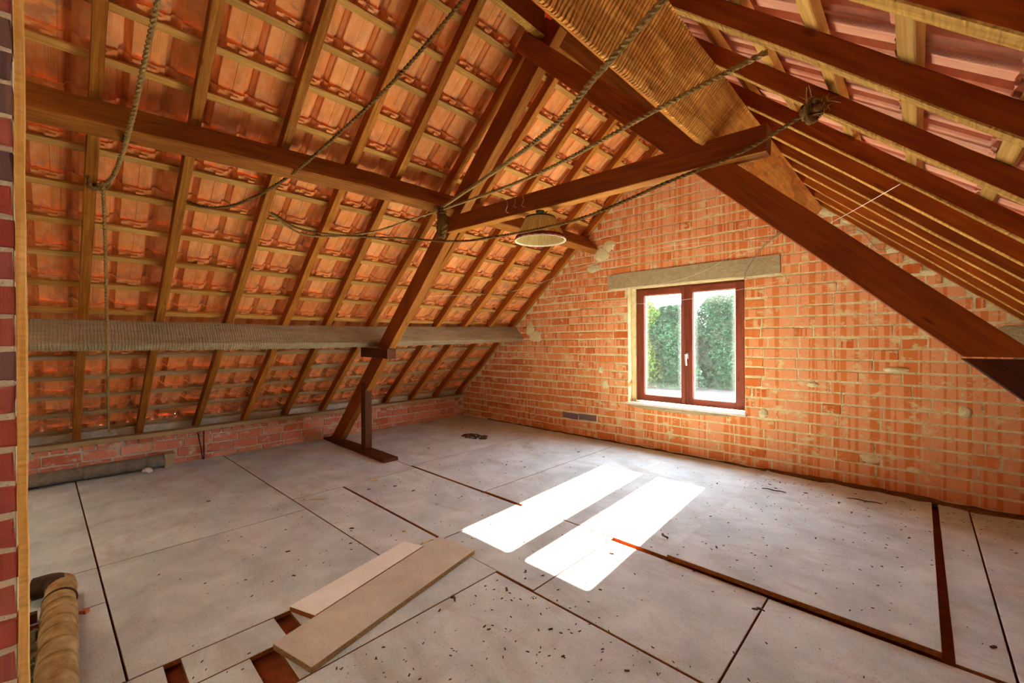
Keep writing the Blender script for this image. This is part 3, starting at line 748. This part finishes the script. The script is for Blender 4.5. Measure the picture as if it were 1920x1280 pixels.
el = MB().tube(spline([(2.60, -4.728, .07), (2.54, -4.75, .075), (2.52, -4.82, .07)], 5), .052, 14); obj('elbow', el, M['bark'], lp, smooth=True)
o = beam('timber_strip', (2.47, -5.5, .030), (2.47, -4.80, .030), (0, 0, 1), .05, .06, M['battendusty']); tag(o, 'pale timber strip running off from the elbow of the lagged pipe', 'timber')
o = beam('timber_strip', (2.73, -5.5, .022), (2.73, -4.80, .022), (0, 0, 1), .045, .04, M['darker']); tag(o, 'dark timber strip at the edge of the rubble hole', 'timber')
m = MB()
for i in range(260):
    x, y = rnd.uniform(2.77, 3.49), rnd.uniform(-5.01, -4.75); s = rnd.uniform(.006, .022)
    m.box((-s, -s*.7, -s*.5), (s, s*.7, s*.5), Matrix.Translation((x, y, -.038+rnd.uniform(0, .02))) @ Matrix.Rotation(rnd.uniform(0, 3), 4, Vector((rnd.random(), rnd.random(), 1))))
o = obj('rubble', m, M['rubble']); o['kind'] = 'stuff'; tag(o, 'loose rubble in the floor opening by the brick pier', 'rubble')

# ================================================================ lamp under the collar beam
LC = Vector((3.745, -2.41, 1.978))
la = thing('pendant_lamp', 'woven straw lampshade with dark red braid hanging under the collar beam', 'lamp', LC)
R0, R1, HH = .172, .103, .147
def shade(nv, prof, ruff):
    m = MB(); rings = []
    for z, r, q in prof:
        rings.append([(LC.x+(r+ruff*q*math.cos(k*24*math.pi*2/nv))*math.cos(2*math.pi*k/nv), LC.y+(r+ruff*q*math.cos(k*24*math.pi*2/nv))*math.sin(2*math.pi*k/nv), LC.z+z+.002*q*math.cos(k*24*math.pi*2/nv)) for k in range(nv)])
    return m, rings
m, rings = shade(144, [(.0, R0, .5), (.05, .152, .6), (HH, R1, .5), (HH, R1-.005, .5), (.05, .147, .6), (.0, R0-.005, .5)], .003)
mesh_ = m.loft(rings, cap=False, closed=True)
mwL = Matrix.Translation(LC); mesh_.v = [tuple(Vector(p)-LC) for p in mesh_.v]
sh_ = obj('lamp_shade', mesh_, M['straw'], la, mwL)
m, rings = shade(144, [(.002, R0+.001, .3), (.022, R0-.006, .3), (.022, R0-.001, .3), (.002, R0+.006, .3)], .004)
obj('braid', m.loft(rings, cap=False, closed=True), M['crimson'], sh_)
m, rings = shade(144, [(-.009, R0+.001, .4), (.002, R0-.002, .4), (.002, R0+.004, .4), (-.009, R0+.006, .4)], .005)
obj('fringe', m.loft(rings, cap=False, closed=True), M['string'], sh_)
obj('shade_ring', MB().tube([(LC.x+R1*math.cos(a*math.pi/12), LC.y+R1*math.sin(a*math.pi/12), LC.z+HH+.003) for a in range(25)], .005, 6), M['bark'], sh_)
obj('lamp_holder', MB().tube([(LC.x, LC.y, LC.z+HH-.03), (LC.x, LC.y, LC.z+HH+.01), (LC.x, LC.y, LC.z+HH+.035), (LC.x, LC.y, LC.z+HH+.075)], lambda t: .022+.02*max(0, t-.4), 14), M['holder'], la, smooth=True)
for a in (0, 2.1, 4.2): obj('shade_spoke', MB().tube([(LC.x, LC.y, LC.z+HH), (LC.x+R1*math.cos(a), LC.y+R1*math.sin(a), LC.z+HH)], .002, 5), M['rust'], la)
tag(obj('lamp_cable', MB().tube(spline([(LC.x, LC.y, LC.z+HH+.075), (LC.x+.05, LC.y+.03, LC.z+HH+.085), (4.05, -2.36, 2.20), (4.35, -2.38, 2.215), (4.6, -2.41, 2.21)], 8), .004, 6), M['cable']), 'thin pale cable running from the straw lamp along the collar beam', 'cable')

# ================================================================ ropes
def ray(px, py): return fw + rt2*((px-960)/FPX) - up2*((py-640)/FPX)
def at_y(px, py, y): d = ray(px, py); return CAM+d*((y-CAM.y)/d.y)
def on_L(px, py, off): d = ray(px, py); p0 = PL(0, 0, off); return CAM+d*((p0-CAM).dot(NL)/d.dot(NL))
def on_R(px, py, off): d = ray(px, py); p0 = PR(XR0, 0, off); return CAM+d*((p0-CAM).dot(NR)/d.dot(NR))
def on_v(px, py, a, b):
    n_ = (b-a).cross(Vector((0, 0, 1))); d = ray(px, py); return CAM+d*((a-CAM).dot(n_)/d.dot(n_))
def rope(label, pts, r=.010, mat='rope', n=10, name='rope'):
    P = spline(pts, n); m = MB(); L = sum((P[i+1]-P[i]).length for i in range(len(P)-1))
    st = .012; Q = [P[0]]; acc = 0
    for i in range(len(P)-1):
        a, b = P[i], P[i+1]; l = (b-a).length; k = max(1, round(l/st))
        Q += [a.lerp(b, (j+1)/k) for j in range(k)]
    m.tube(Q, r, 12, lobes=3, twist=math.pi*2/.075)
    return tag(obj(name, m, M[mat], smooth=True), label, 'rope', 'old ropes strung under the roof')
KN = at_y(828, 393, -2.50); RE = at_y(1250, -8, -3.6); RF = on_R(1438, 97, -.005)       # the knot bundle at the end of the collar beam
rope('thick rope curving from the ridge down to the rafter beside the brick pier', [on_L(304, -40, -.34), on_L(272, 110, -.31), on_L(243, 240, -.29), on_L(213, 328, -.08), on_L(187, 346, -.015)], .011)
rope('straight rope end dangling down from the rafter next to the brick pier', [on_L(193, 345, -.02), on_L(197, 450, -.06), on_L(201, 640, -.28), on_L(203, 790, -.12), on_L(205, 808, -.12)], .009)
rope('slack rope looping from the top of the slope across the long brown purlin', [on_L(880, -14, -.50), on_L(740, 150, -.42), on_L(600, 282, -.30), on_L(520, 345, -.20), on_L(440, 384, -.10), on_L(380, 388, -.04), on_L(335, 370, .03)], .010, 'ropedark')
rope('taut rope climbing from the collar end knot past the broad purlin', [KN+Vector((.02, 0, .02)), on_v(1000, 268, KN, RE), on_v(1120, 140, KN, RE), RE], .010)
rope('rope from the collar end knot to a rafter of the near slope', [KN+Vector((.02, 0, 0)), on_v(1000, 329, KN, RF), on_v(1250, 195, KN, RF), RF], .009)
rope('lowest rope swinging under the collar beam to the knotted rafter', [on_R(1512, 212, -.01), at_y(1390, 285, -2.60), at_y(1250, 342, -2.64), at_y(1080, 412, -2.70), at_y(920, 445, -2.70), at_y(850, 452, -2.66), on_L(760, 447, -.30), on_L(640, 441, -.15), on_L(560, 428, -.06), on_L(508, 398, .02)], .008, 'ropedark')
rope('rope tail running from the collar end knot to a rafter', [KN, on_L(770, 412, -.36), on_L(700, 434, -.22), on_L(620, 443, -.10), on_L(560, 436, -.03), on_L(500, 395, .03)], .008)
def knot(label, c, dirv, L, r, mat, seed, n=3):
    q = random.Random(seed); m = MB(); c = Vector(c); d = Vector(dirv).normalized(); s = d.cross(Vector((0, 1, .2))).normalized(); u = d.cross(s)
    root = thing('rope_knot', label, 'knot', c)
    obj('knot_coil', MB().tube([c+s*.026*math.cos(t*.55)+u*.026*math.sin(t*.55)+d*(.0022*t-.02) for t in range(48)], r, 8, lobes=3, twist=70), M[mat], root, smooth=True)
    for k in range(n):
        o1, o2 = q.uniform(-.03, .03), q.uniform(-.02, .02)
        pts = spline([c, c+d*L*.35+s*(o1*.6)+u*o2, c+d*L*q.uniform(.6, .75)+s*o1*1.2+u*o2, c+d*L*q.uniform(.85, 1.05)+s*o1], 6)
        obj('frayed_end', MB().tube(pts, lambda t: r*(1.0+.9*math.sin(t*3.0)), 8, lobes=3, twist=60), M[mat], root, smooth=True)
    fr = MB()
    for k in range(60):
        t = q.random(); p = c+d*L*t+s*q.uniform(-.03, .03)+u*q.uniform(-.03, .03); e = p+Vector((q.gauss(0, .02), q.gauss(0, .02), q.gauss(0, .02)))
        fr.tube([p, (p+e)/2+Vector((0, 0, .003)), e], .0012, 4)
    o = obj('fibres', fr, M['rope'], root); o['kind'] = 'stuff'
knot('shaggy dark bundle of rope ends hanging from the end of the collar beam', KN, (.02, 0, -1), .24, .017, 'ropedark', 3, 4)
kr_ = on_R(1545, 196, -.01)
knot('frayed rope knot tied round a rafter of the near slope', on_R(1520, 208, -.01), on_R(1562, 180, -.01)-on_R(1508, 214, -.01), .10, .010, 'ropedark', 9, 2)
obj_r = rope('rope lashing wound round the rafter next to the brick pier', [on_L(164, 330, -.002), on_L(172, 350, -.016), on_L(195, 348, -.016), on_L(204, 340, .0), on_L(200, 352, -.014), on_L(175, 354, -.016), on_L(162, 345, .0)], .009, 'ropedark')
def string(label, pts, r=.0018, mat='string', cat='string', name='string'):
    return tag(obj(name, MB().tube(spline(pts, 8), r, 5), M[mat]), label, cat)
string('thin white string from the tiled slope across the bricks above the lintel', [on_L(800, 556, -.03), at_y(960, 546, -.6), at_y(1080, 506, -.35), at_y(1180, 476, -.2), at_y(1300, 456, -.1), at_y(1450, 450, -.03)])
string('thin white string drooping over the concrete lintel', [at_y(1040, 562, -.20), at_y(1170, 541, -.12), at_y(1250, 530, -.10), at_y(1320, 508, -.09), at_y(1392, 466, -.03)])
string('thin white string crossing in front of the window', [at_y(1120, 569, -.06), at_y(1208, 569, -.10), at_y(1310, 558, -.12), at_y(1400, 540, -.10), at_y(1470, 525, -.03)])
string('thin string from a rafter down to the bricks below the broad purlin', [on_R(1688, 345, -.006), on_R(1688, 345, -.006).lerp(at_y(1545, 424, -.02), .5)-NR*.01, at_y(1545, 424, -.02)])
string('dusty cable hanging down the bricks to the lintel end', [at_y(1396, 523, -.012), at_y(1398, 508, -.02), at_y(1428, 466, -.02), at_y(1460, 440, -.02), at_y(1490, 425, -.012)], .006, 'cable', 'cable', 'wall_cable')
string('thin brown wire along the bricks under the near rafters', [at_y(1560, 442, -.02), at_y(1610, 432, -.03), at_y(1650, 468, -.03), at_y(1700, 450, -.04), at_y(1755, 425, -.25)], .003, 'cable', 'wire', 'wire')
string('thin wire looping beneath the rafters next to the gable', [at_y(1770, 495, -.3), at_y(1810, 515, -.4), at_y(1860, 525, -.6), at_y(1925, 527, -.9)], .002, 'string', 'wire', 'wire')

# ================================================================ litter on the floor
m = MB(); q = random.Random(5)
spots = [(2.0, 5.6, -4.0, -.4, 520), (4.6, 6.2, -2.2, -.1, 160), (3.9, 5.4, -4.2, -3.0, 260), (4.5, 6.4, -.6, -.05, 140), (3.0, 4.0, -4.4, -3.0, 90), (.2, 3.0, -4.4, -.3, 160)]
for x0, x1, y0, y1, n in spots:
    for i in range(n):
        x, y = q.uniform(x0, x1), q.uniform(y0, y1); s = q.uniform(.0015, .0042)*(2.2 if q.random() < .05 else 1)
        if (3.28 < x < 4.0 and -4.16 < y < -2.98) or (x < 1.7 and -2.47 < y < -2.22) or (1.15 < x < 1.65 and -1.15 < y < -.8) or (x < .3 and y < -3.9) or y > -.15: continue
        zb = .027 if 4.6 < x < 5.71 and -2.27 < y < -.76 else .013 if 4.6 < x < 5.71 and y > -.75 else .001
        m.box((-s*1.6, -s*.6, 0), (s*1.6, s*.6, s*.5), Matrix.Translation((x, y, zb)) @ Matrix.Rotation(q.uniform(0, 6), 4, 'Z'))
o = obj('floor_litter', m, M['bark']); o['kind'] = 'stuff'; tag(o, 'tiny dark wood crumbs scattered over the chipboard floor', 'litter')
def sliver(label, x, y, L, ang, mat, z=.0, wd=.016, name='wood_sliver', curl=.012):
    pts = [(x+math.cos(ang)*L*(t-.5)+.012*math.sin(t*7), y+math.sin(ang)*L*(t-.5)+.010*math.cos(t*9), z+.006+curl*abs(math.sin(t*5))) for t in [i/7 for i in range(8)]]
    m = MB(); rings = []
    for i, p in enumerate(pts):
        w_ = wd*(.35+math.sin(math.pi*i/7)*.65); d = Vector((-math.sin(ang), math.cos(ang), 0))*w_/2
        p = Vector(p); rings.append([p-d, p+d, p+d+Vector((0, 0, .005)), p-d+Vector((0, 0, .006))])
    return tag(obj(name, m.loft(rings), M[mat]), label, 'sliver')
def ff(px, py, z=0): d = ray(px, py); return CAM+d*((z-CAM.z)/d.z)
for lab, px, py, L, ang, mat, z in [('dark curled sliver lying right of the sunlit floor patch', 1344, 974, .10, .1, 'bark', .0), ('short dark curled sliver near the corner of the raised board', 1246, 1009, .06, 2.4, 'bark', .0),
        ('long dark sliver on the raised board near the brick gable', 1450, 922, .17, .0, 'bark', .012), ('second dark sliver on the raised board near the gable', 1620, 942, .20, .05, 'bark', .012),
        ('chunk of dark bark on the floor by the broad plank', 850, 1126, .055, -.3, 'bark', .0), ('pale wood shaving beside the open floor joint', 597, 939, .16, .75, 'chip', .0), ('pale wood shaving in front of the truss foot', 700, 903, .13, .3, 'chip', .0),
        ('pale curled chip above the narrow cream plank', 758, 1000, .05, .2, 'chip', .0), ('pale splinter at the end of the narrow cream plank', 800, 1020, .10, 1.3, 'chip', .0), ('dark sliver on the floor joint right of centre', 1420, 1148, .05, .4, 'bark', .0)]:
    p = ff(px, py, z); sliver(lab, p.x, p.y, L, ang, mat, z)
p = ff(158, 1149); tag(obj('brick_chip', MB().box((-.016, -.010, 0), (.016, .010, .016), Matrix.Translation((p.x, p.y, .001)) @ Matrix.Rotation(.8, 4, 'Z')), M['brickpink']), 'small red brick chip beside the lagged pipe', 'chip')
m = MB()
for i in range(90):
    a, r = q.uniform(0, 6.28), .15*q.random()**.5; s = q.uniform(.006, .02)
    m.box((-s*1.5, -s*.6, 0), (s*1.5, s*.6, s*.6), Matrix.Translation((1.40+r*1.3*math.cos(a), -.98+r*.8*math.sin(a), .0)) @ Matrix.Rotation(q.uniform(0, 6), 4, 'Z'))
o = obj('debris_heap', m, M['bark']); o['kind'] = 'stuff'; tag(o, 'flat patch of dark debris on the floor in the far corner', 'debris')
# dust hanging in cobwebs on the collar beam
for i, (px, py, l) in enumerate([(950, 375, .10), (965, 372, .07), (980, 366, .09)]):
    p = at_y(px, py, -2.46)
    string(['longest dusty cobweb thread hanging at the face of the collar beam', 'shortest dusty cobweb thread hanging at the face of the collar beam', 'dusty cobweb thread on the collar beam nearest the straw lamp'][i], [p, p+Vector((.012, -.004, -l*.45)), p+Vector((-.004, -.006, -l*.8)), p+Vector((.02, -.002, -l))], .002, 'web', 'cobweb', 'cobweb')

m = MB(); rings = []; q = random.Random(8)
for i in range(90):
    x = .6+i*(6.9/89); wd = (.03+.09*min(1, max(0, (x-4.2)/1.2)))*q.uniform(.5, 1.3); zb = .013 if 4.585 < x < 5.72 else .0; hh = q.uniform(.006, .018)
    rings.append([(x, .0, zb-.002), (x, -wd, zb-.001), (x, -wd*.6, zb+hh*.5), (x, -wd*.15, zb+hh), (x, .0, zb+hh)])
o = obj('dirt_line', m.loft(rings), M['dirt'], smooth=True); o['kind'] = 'stuff'; tag(o, 'brown dirt gathered along the foot of the brick gable', 'dirt')
